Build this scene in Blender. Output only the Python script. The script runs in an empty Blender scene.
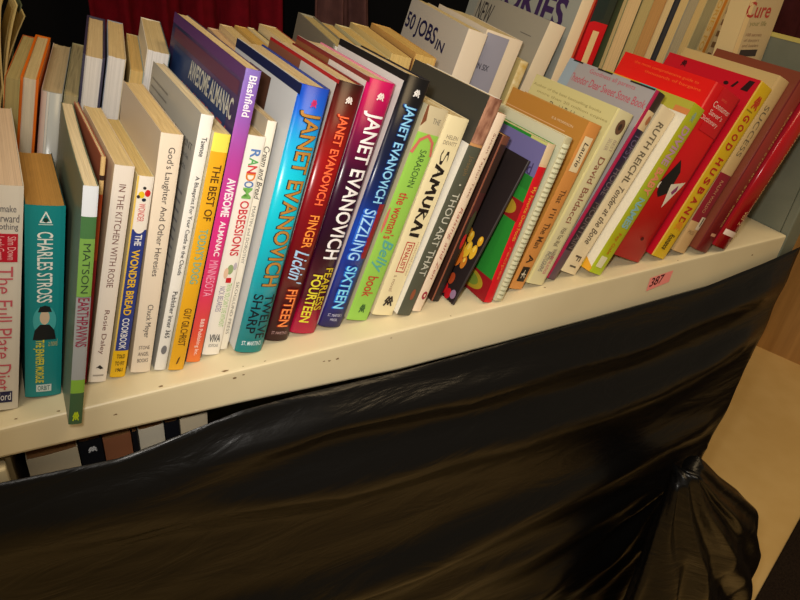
import bpy, bmesh, math, random
from mathutils import Vector, Matrix, noise
random.seed(7)
SC = bpy.context.scene
COL = SC.collection
R = math.radians

# ------------------------------------------------------------------ camera
FOC, YAW, PITCH, ROLL = 664.77, 0.58154, 0.56149, 0.11923
CAM = Vector((-0.16133, -0.4477, 0.37405))
def cam_axes():
    cy, sy, cp, sp = math.cos(YAW), math.sin(YAW), math.cos(PITCH), math.sin(PITCH)
    f = Vector((sy*cp, cy*cp, -sp)); r0 = Vector((cy, -sy, 0)); u0 = r0.cross(f)
    cr, sr = math.cos(ROLL), math.sin(ROLL)
    return cr*r0 + sr*u0, -sr*r0 + cr*u0, f
_r, _u, _f = cam_axes()
cd = bpy.data.cameras.new('camera'); cam = bpy.data.objects.new('camera', cd); COL.objects.link(cam)
cd.sensor_fit = 'HORIZONTAL'; cd.sensor_width = 36; cd.lens = 36*FOC/800; cd.clip_start = .01
m = Matrix((_r, _u, -_f)).transposed().to_4x4(); m.translation = CAM; cam.matrix_world = m
SC.camera = cam

# ------------------------------------------------------------------ world, lamps, exposure
w = bpy.data.worlds.new('world'); SC.world = w; w.use_nodes = True
w.node_tree.nodes['Background'].inputs[0].default_value = (1.0, .80, .52, 1)
w.node_tree.nodes['Background'].inputs[1].default_value = .15
def lamp(name, kind, loc, target, energy, color, size=.1, sy=None):
    l = bpy.data.lights.new(name, kind); o = bpy.data.objects.new(name, l); COL.objects.link(o)
    o.location = loc; d = Vector(target)-Vector(loc); o.rotation_euler = d.to_track_quat('-Z', 'Y').to_euler()
    l.energy = energy; l.color = color
    if kind == 'AREA':
        l.size = size
        if sy: l.shape = 'RECTANGLE'; l.size_y = sy
    return o
# the camera's own flash, just above the lens
fl = lamp('camera_flash', 'SPOT', CAM + _u*.05 - _r*.03, (.30, .025, .075), 14.2, (1, .945, .87))
fl.data.spot_size = R(100); fl.data.spot_blend = 1.0; fl.data.shadow_soft_size = .022
# warm ceiling lamps of the room
lamp('ceiling_lamp', 'AREA', (-.75, -.55, 1.9), (.2, .1, 0), 13, (1, .84, .62), .9, .5)
lamp('ceiling_lamp', 'AREA', (1.15, -.75, 2.0), (1.1, -.1, -.7), 16, (1, .74, .42), 1.0, .8)
vs = SC.view_settings
vs.view_transform = 'Standard'; vs.look = 'None'; vs.exposure = 0.0; vs.gamma = 1.0; vs.use_curve_mapping = False

# ------------------------------------------------------------------ materials
def lin(c):
    return tuple(((v/255)/12.92 if v <= 10 else (((v/255)+.055)/1.055)**2.4) for v in c) + (1,)
_mc = {}
def mat(c, rough=.5, spec=.4, key=None):
    k = ('flat', tuple(c), rough, spec)
    if k in _mc: return _mc[k]
    mt = bpy.data.materials.new('paint_%d_%d_%d' % tuple(c)); mt.use_nodes = True
    b = mt.node_tree.nodes['Principled BSDF']
    b.inputs['Base Color'].default_value = lin(c); b.inputs['Roughness'].default_value = rough
    b.inputs['Specular IOR Level'].default_value = spec
    _mc[k] = mt; return mt
def nodes(mt):
    nt = mt.node_tree; return nt, nt.nodes, nt.links, nt.nodes['Principled BSDF']
def mat_mottle(name, c1, c2, scale, rough=.5, spec=.4, stretch=(1, 1, 1), bump=0, lo=.35, hi=.65):
    """two tones mixed by noise in object space (wear, grain, page edges)"""
    mt = bpy.data.materials.new(name); mt.use_nodes = True; nt, N, L, b = nodes(mt)
    tc = N.new('ShaderNodeTexCoord'); mp = N.new('ShaderNodeMapping'); mp.inputs['Scale'].default_value = stretch
    no = N.new('ShaderNodeTexNoise'); no.inputs['Scale'].default_value = scale; no.inputs['Detail'].default_value = 4
    rp = N.new('ShaderNodeValToRGB'); rp.color_ramp.elements[0].position = lo; rp.color_ramp.elements[1].position = hi
    rp.color_ramp.elements[0].color = lin(c1); rp.color_ramp.elements[1].color = lin(c2)
    L.new(tc.outputs['Object'], mp.inputs[0]); L.new(mp.outputs[0], no.inputs[0]); L.new(no.outputs[0], rp.inputs[0])
    L.new(rp.outputs[0], b.inputs['Base Color']); b.inputs['Roughness'].default_value = rough
    b.inputs['Specular IOR Level'].default_value = spec
    if bump:
        bp = N.new('ShaderNodeBump'); bp.inputs['Strength'].default_value = bump; bp.inputs['Distance'].default_value = .002
        L.new(no.outputs[0], bp.inputs['Height']); L.new(bp.outputs[0], b.inputs['Normal'])
    return mt
def mat_zones(name, zones, H, rough=.38, spec=.45, smooth=False):
    """printed colour bands running down a spine; zones = [(fraction from the top, colour)]"""
    mt = bpy.data.materials.new(name); mt.use_nodes = True; nt, N, L, b = nodes(mt)
    tc = N.new('ShaderNodeTexCoord'); sp = N.new('ShaderNodeSeparateXYZ'); ma = N.new('ShaderNodeMapRange')
    ma.inputs['From Min'].default_value = H; ma.inputs['From Max'].default_value = 0
    rp = N.new('ShaderNodeValToRGB'); cr = rp.color_ramp; cr.interpolation = 'LINEAR' if smooth else 'CONSTANT'
    while len(cr.elements) < len(zones): cr.elements.new(.5)
    for e, (p, c) in zip(cr.elements, zones): e.position = p
    for e, (p, c) in zip(cr.elements, zones): e.color = lin(c)
    L.new(tc.outputs['Object'], sp.inputs[0]); L.new(sp.outputs['Z'], ma.inputs['Value']); L.new(ma.outputs[0], rp.inputs[0])
    L.new(rp.outputs[0], b.inputs['Base Color']); b.inputs['Roughness'].default_value = rough
    b.inputs['Specular IOR Level'].default_value = spec
    return mt
_pg = {}
def page_mat(c):
    c = tuple(c)
    if c not in _pg:
        d = tuple(int(v*.87) for v in c)
        _pg[c] = mat_mottle('page_edges_%d_%d_%d' % c, d, c, 1.0, .8, .15, (2600, 7, 7), .25, .25, .6)
    return _pg[c]

# ------------------------------------------------------------------ mesh helpers
class MB:
    """collects shapes with material slots and links them as ONE mesh object"""
    def __init__(s): s.v = []; s.f = []; s.m = []; s.mats = []
    def slot(s, mt):
        if mt not in s.mats: s.mats.append(mt)
        return s.mats.index(mt)
    def add(s, vs, fs, mt):
        b = len(s.v); k = s.slot(mt); s.v += [tuple(v) for v in vs]
        for f in fs: s.f.append([i+b for i in f]); s.m.append(k)
    def box(s, a, b, mt):
        (x0, y0, z0), (x1, y1, z1) = a, b
        s.add([(x0,y0,z0),(x1,y0,z0),(x1,y1,z0),(x0,y1,z0),(x0,y0,z1),(x1,y0,z1),(x1,y1,z1),(x0,y1,z1)],
              [(0,3,2,1),(4,5,6,7),(0,1,5,4),(1,2,6,5),(2,3,7,6),(3,0,4,7)], mt)
    def build(s, name, parent=None, smooth=False):
        me = bpy.data.meshes.new(name); me.from_pydata(s.v, [], s.f); me.update()
        for mt in s.mats: me.materials.append(mt)
        for p, k in zip(me.polygons, s.m): p.material_index = k; p.use_smooth = smooth
        o = bpy.data.objects.new(name, me); COL.objects.link(o)
        if parent is not None: o.parent = parent
        return o
def bevel(o, width, seg=2, angle=35):
    md = o.modifiers.new('bevel', 'BEVEL'); md.width = width; md.segments = seg; md.limit_method = 'ANGLE'; md.angle_limit = R(angle)
    return o
def tag(o, label, cat, group=None):
    o['label'] = label; o['category'] = cat
    if group: o['group'] = group
    return o
def empty(name, loc, rot=(0, 0, 0)):
    o = bpy.data.objects.new(name, None); COL.objects.link(o); o.location = loc; o.rotation_euler = rot
    o.empty_display_size = .02; return o

def glyphs(text, bold=0., shear=0.):
    """outline of a line of lettering as flat polygons in a unit box (x 0..1, y 0..1)"""
    cu = bpy.data.curves.new('lettering', 'FONT'); cu.body = text; cu.size = 1; cu.offset = bold; cu.shear = shear
    cu.resolution_u = 3; cu.fill_mode = 'FRONT'
    ob = bpy.data.objects.new('lettering', cu)
    me = bpy.data.meshes.new_from_object(ob)
    vs = [v.co.copy() for v in me.vertices]; fs = [list(p.vertices) for p in me.polygons]
    bpy.data.objects.remove(ob); bpy.data.curves.remove(cu); bpy.data.meshes.remove(me)
    if not vs: return [], []
    x0 = min(v.x for v in vs); x1 = max(v.x for v in vs); y0 = min(v.y for v in vs); y1 = max(v.y for v in vs)
    return [((v.x-x0)/max(x1-x0, 1e-6), (v.y-y0)/max(y1-y0, 1e-6)) for v in vs], fs
def sliced(sh, axis, n=9):
    """cut a flat shape into n strips along one axis so it can follow a curved spine"""
    vs, fs = sh; bm = bmesh.new(); bv = [bm.verts.new((x, y, 0)) for x, y in vs]
    for f in fs:
        try: bm.faces.new([bv[i] for i in f])
        except ValueError: pass
    for k in range(1, n):
        co = [0, 0, 0]; no = [0, 0, 0]; co[axis] = k/n; no[axis] = 1
        bmesh.ops.bisect_plane(bm, geom=bm.verts[:]+bm.edges[:]+bm.faces[:], plane_co=co, plane_no=no, dist=1e-6)
    bm.verts.index_update()
    out = [(v.co.x, v.co.y) for v in bm.verts], [[v.index for v in f.verts] for f in bm.faces]
    bm.free(); return out
def strokes(lines, wd):
    """brush strokes as short quads; lines = polylines in a unit box"""
    vs, fs = [], []
    for ln in lines:
        for (ax, ay), (bx, by) in zip(ln, ln[1:]):
            dx, dy = bx-ax, by-ay; n = math.hypot(dx, dy) or 1; px, py = -dy/n*wd/2, dx/n*wd/2
            ex, ey = dx/n*wd*.25, dy/n*wd*.25; k = len(vs)
            vs += [(ax+px-ex, ay+py-ey), (bx+px*.8+ex, by+py*.8+ey), (bx-px*.8+ex, by-py*.8+ey), (ax-px-ex, ay-py-ey)]
            fs.append([k, k+1, k+2, k+3])
    return vs, fs
def disc(n=20): return [(.5+.5*math.cos(2*math.pi*i/n), .5+.5*math.sin(2*math.pi*i/n)) for i in range(n)], [list(range(n))]
SQ = ([(0, 0), (1, 0), (1, 1), (0, 1)], [[0, 1, 2, 3]])
def poly(*pts): return list(pts), [list(range(len(pts)))]

# ------------------------------------------------------------------ a book
# local frame: the contact edge on the shelf is the origin, -x is across the spine to the left, +y into the shelf, +z up
def book(name, label, pose, D, spine=None, left=(230, 222, 200), right=None, page=(214, 190, 142), hard=False,
         bulge=None, ink=(), lface=(), yaw=0, rev=False, group=None, z=0, smooth=False, rough=.38, pageinset=None, tall_pages=0,
         warp=None, cat='book', fore=None):
    x, y, lean, T, H = pose
    root = empty(name, (x, y, z+.0004), (0, R(lean), -R(yaw))); tag(root, label, cat, group)
    t = .0020 if hard else .0006
    bl = bulge if bulge is not None else (.0040 if hard else .0010)
    right = right or left
    zones = spine if isinstance(spine, list) else [(0, spine or left)]
    smt = mat_zones('spine_print', zones, H, rough, .45, smooth) if len(zones) > 1 else mat(zones[0][1], rough, .45)
    def yc(px):                       # the curved front of the spine
        u = max(0., min(1., 1+px/T)); return bl*(1-math.sqrt(max(0, 1-(2*u-1)**2*.96)))/.8
    # --- spine
    mb = MB(); n = 14 if bl > .002 else 8
    if not rev:
        f, b = [], []
        for i in range(n+1):
            px = -T+T*i/n; f.append((px, yc(px)))
        inn = [(max(-T+t*.5, min(-t*.5, px)), py+t+.0003) for px, py in f]
        vs, fs = [], []
        for px, py in f: vs += [(px, py, 0), (px, py, H)]
        for px, py in inn: vs += [(px, py, 0), (px, py, H)]
        k = 2*(n+1)
        for i in range(n):
            a = 2*i
            fs += [(a, a+2, a+3, a+1), (k+a, k+a+1, k+a+3, k+a+2), (a+1, a+3, k+a+3, k+a+1), (a, k+a, k+a+2, a+2)]
        fs += [(0, 1, k+1, k), (2*n, k+2*n, k+2*n+1, 2*n+1)]
        mb.add(vs, fs, smt)
        layer = 0
        for it in ink:
            layer += 1
            sh, s0, s1, c0, c1, col = it[:6]
            e = .00025 + layer*.00002
            turn = it[6] if len(it) > 6 else True     # True: reads down the spine
            gv, gf = sliced(sh, 1 if turn else 0, 10 if bl > .002 else 6)
            vs = []
            for gx, gy in gv:
                if turn: px = -T+T*(c0+(c1-c0)*gy); pz = H*(1-(s0+(s1-s0)*gx))
                else: px = -T+T*(c0+(c1-c0)*gx); pz = H*(1-(s1+(s0-s1)*gy))
                vs.append((px, yc(px)-e, pz))
            mb.add(vs, gf, mat(col, .4, .4) if not isinstance(col, bpy.types.Material) else col)
    else:
        mb.box((-T, D-t, 0), (0, D, H), smt)
    so = mb.build('spine', root, smooth=False)
    if bl > .002 and not rev:
        for p in so.data.polygons:
            if p.index < 4*n: p.use_smooth = abs(p.normal.z) < .5
    # --- covers
    e0 = 0 if rev else max(yc(-T), yc(0))
    y0, y1 = (0, D-t) if rev else (e0+.0002, D)
    lm = left if isinstance(left, bpy.types.Material) else mat(left, .42, .4)
    rm = right if isinstance(right, bpy.types.Material) else mat(right, .42, .4)
    cb = MB(); cb.box((-T, y0, 0), (-T+t, y1, H), lm)
    layer = 0
    for it in lface:                                  # print on the left cover: d measured from the far edge towards the spine
        layer += 1; sh, d0, d1, z0, z1, col = it[:6]; gv, gf = sh
        vs = [(-T-.0002-layer*.00002, D*(1-(d0+(d1-d0)*gx)), H*(z0+(z1-z0)*gy)) for gx, gy in gv]
        cb.add(vs, gf, mat(col, .45, .4))
    lo = cb.build('back_cover', root)
    rb = MB(); rb.box((-t, y0, 0), (0, y1, H), rm); ro = rb.build('front_cover', root)
    # --- pages
    pi = pageinset if pageinset is not None else (.0014 if hard else .0006)
    py0, py1 = (pi*.6+.0004, D-t-.0004) if rev else (e0+t+.0012+bl*.35, D-pi*.7-.0002)
    pb = MB(); nx, ny = 6, 8; px0, px1 = -T+t+.0001, -t-.0001; zt = H-pi+tall_pages
    vs = []; rnd = random.Random(int(x*1e5) & 0xffff)
    for j in range(ny+1):
        for i in range(nx+1):
            vs.append((px0+(px1-px0)*i/nx, py0+(py1-py0)*j/ny, zt+rnd.uniform(-.0006, .0002)*(0 if i in (0, nx) else 1)))
    top = len(vs)
    for j in range(ny+1):
        for i in range(nx+1): vs.append((px0+(px1-px0)*i/nx, py0+(py1-py0)*j/ny, pi*.8+.0002))
    fs = []; q = nx+1
    for j in range(ny):
        for i in range(nx):
            a = j*q+i; fs += [(a, a+1, a+1+q, a+q), (top+a, top+a+q, top+a+1+q, top+a+1)]
    nf = len(fs)
    for i in range(nx):
        a = i; fs.append((a, top+a, top+a+1, a+1)); a = ny*q+i; fs.append((a+1, top+a+1, top+a, a))
    for j in range(ny):
        a = j*q; fs.append((a+q, top+a+q, top+a, a)); a = j*q+nx; fs.append((a, top+a, top+a+q, a+q))
    pb.add(vs, fs[:nf], page_mat(page)); pb.add(vs, fs[nf:], page_mat(fore or page)); po = pb.build('page_block', root)  # paler fore-edge: the flash's light is put into the page colour
    if warp:
        for o in (so, lo, ro, po):
            if o is not so and o is not po:           # let the boards bend too
                bm = bmesh.new(); bm.from_mesh(o.data)
                bmesh.ops.subdivide_edges(bm, edges=[e for e in bm.edges if abs(e.verts[0].co.y-e.verts[1].co.y) > .03], cuts=8)
                bm.to_mesh(o.data); bm.free()
            for v in o.data.vertices:
                dx, dz = warp(v.co.x, v.co.y, v.co.z); v.co.x += dx; v.co.z += dz
    return root
def T_(text, s0, s1, c, h, col, bold=0., shear=0.):  # reads down the spine
    return (glyphs(text, bold, shear), s0, s1, c-h/2, c+h/2, col, True)
def H_(text, s0, s1, c0, c1, col, bold=0., shear=0.): # reads across the spine
    return (glyphs(text, bold, shear), s0, s1, c0, c1, col, False)
def P_(s0, s1, c0, c1, col, shape=SQ): return (shape, s0, s1, c0, c1, col, False)
def F_(text, d0, d1, z0, z1, col, bold=0., shear=0.): return (glyphs(text, bold, shear), d0, d1, z0, z1, col)
def Q_(d0, d1, z0, z1, col, shape=SQ): return (shape, d0, d1, z0, z1, col)

# ------------------------------------------------------------------ the setting
def struct(o): o['kind'] = 'structure'; return o
FLOOR_Z = -.95
m_floor = mat_mottle('floor_vinyl', (232, 196, 128), (240, 206, 140), 9, .6, .3)
mb = MB(); mb.box((-1.2, -1.6, FLOOR_Z-.03), (3.2, 1.6, FLOOR_Z), m_floor); struct(mb.build('floor'))
mb = MB(); mb.box((-1.2, .62, FLOOR_Z), (2.02, .66, 1.2), mat((10, 10, 12), .9, .1)); struct(mb.build('wall_back'))
m_wood = mat_mottle('wall_panelling', (176, 132, 78), (202, 156, 96), 3.5, .6, .3, (9, 9, .5), .1)
mb = MB(); mb.box((0, -1.3, 0), (.05, 1.2, 1.6), m_wood); o = struct(mb.build('wall_right'))
o.location = (2.099, .559, FLOOR_Z); o.rotation_euler = (0, 0, R(19))

# ------------------------------------------------------------------ shelving unit
unit = empty('shelving_unit', (.25, .2, FLOOR_Z))
tag(unit, 'cream painted metal shelving unit holding the rows of books, black plastic hanging below', 'shelf')
m_cream = mat_mottle('cream_enamel', (214, 200, 164), (224, 211, 176), 6, .42, .45)
m_chip = mat((124, 98, 66), .8, .2); m_in = mat((120, 90, 56), .7, .2)
m_grey = mat_mottle('grey_enamel', (104, 108, 92), (122, 124, 106), 12, .5, .4)
def P(mb, name, bw=0):
    o = mb.build(name, unit); o.matrix_parent_inverse = Matrix.Translation((-.25, -.2, -FLOOR_Z))
    if bw: bevel(o, bw)
    return o
XL, XR = -.62, .778
# top shelf: a deck whose front is folded down into a lip that is a little deeper towards the right
prof_x = [XL, -.45, -.213, -.127, -.025, .033, .143, .273, .429, .6, XR]
prof_z = [-.027, -.027, -.029, -.033, -.0385, -.043, -.051, -.0535, -.0555, -.0555, -.0555]
mb = MB(); vs, fs = [], []
for px, pz in zip(prof_x, prof_z):
    vs += [(px, .5, 0), (px, .0035, 0), (px, .0012, -.0003), (px, .0002, -.0014), (px, 0, -.0035), (px, 0, pz+.003), (px, .001, pz+.0006), (px, .003, pz), (px, .016, pz), (px, .016, pz+.0015), (px, .0045, -.012), (px, .5, -.012)]
n = 12
for i in range(len(prof_x)-1):
    for j in range(n):
        a = i*n+j; b = i*n+(j+1) % n; fs.append((a, b, b+n, a+n))
fs += [list(range(n)), list(range((len(prof_x)-1)*n+n-1, (len(prof_x)-1)*n-1, -1))]
mb.add(vs, fs, m_cream)
rr = random.Random(3)
for (cx, cy, cz, s) in [(-.167, .001, 0, 2.2), (-.196, .004, 0, 1.6), (-.128, 0, -.011, 2.0), (-.09, .0008, 0, 2.4), (-.036, .0006, 0, 3.8), (-.029, .0003, -.004, 2.4), (-.021, 0, -.003, 1.6), (.062, 0, -.012, 2.2), (.07, 0, -.012, 2.6), (.056, 0, -.011, 1.8), (.128, 0, -.003, 1.4), (.0, .0006, 0, 1.4), (-.02, .0006, 0, 1.2), (.335, .01, 0, 2.0), (.2, .0006, 0, 1.6), (.71, 0, -.016, 3.0), (.55, .0006, 0, 1.8)]:
    k = 9; pts = []
    for i in range(k):
        a = 2*math.pi*i/k; r = s*.001*rr.uniform(.22, .5); pts.append((cx+r*1.9*math.cos(a), r*math.sin(a)))
    if cy > 0 and cz == 0: mb.add([(u, cy+.003+v, .00025) for u, v in pts], [list(range(k))], m_chip)
    else: mb.add([(u, -.00025, cz-.003+v) for u, v in pts], [list(range(k))], m_chip)
P(mb, 'top_shelf')
mb = MB(); mb.box((XL, .004, -.318), (XR, .45, -.30), m_cream); P(mb, 'lower_shelf', .002)
mb = MB(); mb.box((XL, .43, -.30), (XR, .436, -.014), m_in); P(mb, 'back_panel')
# right end: grey inner side panel, the slotted post in front of it
mb = MB(); mb.box((.7795, .012, -.4), (.782, .5, .243), m_grey); mb.box((.7785, .012, .243), (.784, .5, .248), mat((190, 176, 96), .5, .4))
P(mb, 'side_panel')
mb = MB(); mb.box((.780, -.001, FLOOR_Z+.0006), (.812, .012, .30), m_grey)
P(mb, 'upright_post', .002)
mb = MB(); mb.box((-.262, .0005, FLOOR_Z+.0006), (-.2105, .012, -.0405), m_cream); P(mb, 'upright_post', .002)
mb = MB(); mb.box((-.2105, .012, -.318), (-.207, .43, -.0405), mat((150, 132, 96), .6, .3)); P(mb, 'side_panel')
# numbered tag on the lip
mb = MB(); m_tag = mat((246, 146, 138), .6, .3)
mb.add([(.5005, -.0006, -.0135), (.5415, -.0006, -.0105), (.5410, -.0006, -.0275), (.5010, -.0006, -.033)], [(0, 1, 2, 3)], m_tag)
tg = P(mb, 'price_tag'); tg.modifiers.new('thick', 'SOLIDIFY').thickness = .0005
gv, gf = glyphs('387', .012, .1)
mb.add([(.5035+.0235*gx, -.0009, -.0275+.0128*gy+.0025*gx) for gx, gy in gv], gf, mat((70, 20, 26), .6, .2))
bpy.data.objects.remove(tg); tg = P(mb, 'price_tag'); tg['label'] = 'pink price tag reading 387'

# ------------------------------------------------------------------ black plastic sheet hung under the shelf
m_plastic = bpy.data.materials.new('black_plastic_film'); m_plastic.use_nodes = True
nt, N, L, b = nodes(m_plastic)
b.inputs['Base Color'].default_value = (.0035, .0033, .0035, 1); b.inputs['Roughness'].default_value = .29; b.inputs['Specular IOR Level'].default_value = .33
tc = N.new('ShaderNodeTexCoord'); mp = N.new('ShaderNodeMapping'); mp.inputs['Scale'].default_value = (9, 20, 34); mp.inputs['Rotation'].default_value = (0, R(-14), 0)
no = N.new('ShaderNodeTexNoise'); no.inputs['Scale'].default_value = 1; no.inputs['Detail'].default_value = 6; no.inputs['Distortion'].default_value = 1.2
bp = N.new('ShaderNodeBump'); bp.inputs['Strength'].default_value = .30; bp.inputs['Distance'].default_value = .008
L.new(tc.outputs['Object'], mp.inputs[0]); L.new(mp.outputs[0], no.inputs[0]); L.new(no.outputs[0], bp.inputs['Height']); L.new(bp.outputs[0], b.inputs['Normal'])
def interp(x, xs, ys):
    if x <= xs[0]: return ys[0]
    for (a, c), (d, e) in zip(zip(xs, ys), zip(xs[1:], ys[1:])):
        if x <= d: return c+(e-c)*(x-a)/(d-a)
    return ys[-1]
FOLDS = [([-.6, -.12, .055, .22, .5, .82], [-.06, -.070, -.056, -.082, -.092, -.07], [.004, .007, .024, .024, .014, .008], .021),
         ([-.6, -.21, -.11, .07, .315, .65, .82], [-.05, -.082, -.100, -.137, -.167, -.174, -.15], [.004, .007, .013, .028, .032, .020, .010], .032),
         ([-.6, .03, .2, .4, .6, .82], [-.27, -.335, -.355, -.348, -.335, -.33], [.010, .020, .026, .024, .016, .008], .036),
         ([-.6, .2, .4, .6, .82], [-.42, -.46, -.470, -.45, -.43], [.006, .012, .016, .014, .006], .032),
         ([-.6, .3, .82], [-.58, -.60, -.58], [.015, .02, .01], .06)]
NX, NZ = 170, 130
vs, fs = [], []
for j in range(NZ+1):
    v = j/NZ
    for i in range(NX+1):
        u = i/NX; x = -.60+1.42*u
        zt = interp(x, [-.6, -.217, -.131, -.08, -.027, .033, .14, .42, .61, .74, .82], [-.046, -.046, -.0555, -.0485, -.0400, -.0405, -.0465, -.0485, -.0475, -.033, -.021])
        z = zt+(FLOOR_Z+.004-zt)*v
        d = zt-z
        amp = min(1, d/.03)
        wob = .012*noise.noise(Vector((x*3, 0, z*4)))
        y = -.007
        for xs, zs, A, sg in FOLDS:
            zk = interp(x, xs, zs)-.6*sg+wob; q = (z-zk)/(sg if z > zk else sg*1.2); y -= interp(x, xs, A)*math.exp(-q*q)*amp
        y -= .006*amp*(.5+.5*noise.noise(Vector((x*4+z*3, 3, z*14))))
        y -= .0032*amp*noise.noise(Vector((x*10+z*14, 7, z*30)))*(.4+.6*max(0, noise.noise(Vector((x*3, 5, z*3)))+.3))
        # creases fanning out of the gathered right edge
        if x > .30 and d > .12:
            ang = math.atan2(z+.40, .835-x); r = math.hypot(z+.40, .835-x)
            if ang < -.25: y -= .016*min(1, r/.2)*math.exp(-r*2.2)*min(1, (-.25-ang)/.3)*(.5+.5*math.sin(ang*23+.8+2*noise.noise(Vector((x*5, 1, z*5)))))
        if x > .76: y = y*(1-.6*(x-.76)/.06)-.6*(x-.76)/.06*.006
        xx = x+.004*math.sin(z*17)*u**8
        vs.append((xx, y, z))
for j in range(NZ):
    for i in range(NX):
        a = j*(NX+1)+i; fs.append((a, a+1, a+NX+2, a+NX+1))
mb = MB(); mb.add(vs, fs, m_plastic); o = mb.build('plastic_sheet', smooth=True)
o.modifiers.new('thick', 'SOLIDIFY').thickness = .0006
tag(o, 'wrinkled black plastic sheet hung under the shelf lip down to the floor', 'plastic sheet')

# loose bundle of the same film on the floor by the sheet's right edge
vs, fs = [], []; NA, NB = 110, 60
ZS = [-.95, -.84, -.771, -.644, -.504, -.470, -.433, -.375, -.330, -.305]
XR_ = [.955, .961, .971, .933, .850, .810, .769, .695, .645, .615]
for j in range(NB+1):
    v = j/NB; z = -.9494+.642*v
    xr = interp(z, ZS, XR_); xl = .552+.03*v; cx, rx = (xl+xr)/2, (xr-xl)/2
    for i in range(NA):
        a = 2*math.pi*i/NA; ca, sa = math.cos(a), math.sin(a)
        pl = .13*math.sin(a*10+2.5*(z-cx)*6+4*noise.noise(Vector((ca, sa, v*2)))+1)*(1-.3*v)-.22*abs(noise.noise(Vector((ca*2.2+v, sa*2.2, v*3.0))))
        ry = .048*(1-max(0, (v-.55)/.45)**1.5*.62)
        vs.append((cx+ca*rx*(1+.10*pl), -.118+sa*ry*(1+2.2*pl)-.02*(1-v)+.022*v*v, z+(.010*math.sin(a*3+1)+.012*ca)*v))
for j in range(NB):
    for i in range(NA): fs.append((j*NA+i, j*NA+(i+1) % NA, (j+1)*NA+(i+1) % NA, (j+1)*NA+i))
fs += [list(range(NA-1, -1, -1)), list(range(NB*NA, NB*NA+NA))]
mb = MB(); mb.add(vs, fs, m_plastic); o = mb.build('plastic_bundle', smooth=True)
tag(o, 'crumpled bundle of black plastic on the floor beside the sheet', 'plastic bundle')
# dark mat on the floor
mb = MB(); mb.box((0, -.75, 0), (1.1, 0, .008), mat_mottle('mat_pile', (34, 26, 22), (48, 38, 30), 300, .95, .1))
o = mb.build('floor_mat'); o.location = (1.0, -.155, FLOOR_Z+.0004); o.rotation_euler = (0, 0, R(16.6)); bevel(o, .003)
tag(o, 'dark brown mat on the beige floor at the corner', 'mat')

# ------------------------------------------------------------------ cloth hanging behind the books
def drape(name, x0, x1, z0, z1, y, col, label, slant=0, folds=5, dep=.014):
    vs, fs = [], []; nx, nz = 60, 12
    for j in range(nz+1):
        for i in range(nx+1):
            u = i/nx; v = j/nz; x = x0+(x1-x0)*u+slant*v*u
            vs.append((x, y+dep*math.sin(u*folds*6.283+v*.8)+.4*dep*math.sin(u*folds*14+v*2), z0+(z1-z0)*v))
    for j in range(nz):
        for i in range(nx):
            a = j*(nx+1)+i; fs.append((a, a+1, a+nx+2, a+nx+1))
    mb = MB(); mb.add(vs, fs, mat_mottle(name+'_weave', tuple(int(c*.88) for c in col), col, 60, .9, .1)); o = mb.build(name, smooth=True)
    o.modifiers.new('thick', 'SOLIDIFY').thickness = .003
    return tag(o, label, 'cloth')
drape('red_cloth', -.032, .235, -.05, .75, .56, (104, 6, 20), 'dark red cloth hanging behind the left half of the books')
drape('brown_cloth', .29, .40, -.05, .75, .56, (92, 60, 56), 'dull brown cloth hanging behind the middle of the book row', -.08, 2)
drape('maroon_cloth', 1.12, 1.62, -.05, .75, .54, (72, 30, 34), 'dark maroon cloth hanging at the far right behind the books', 0, 5)

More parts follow.
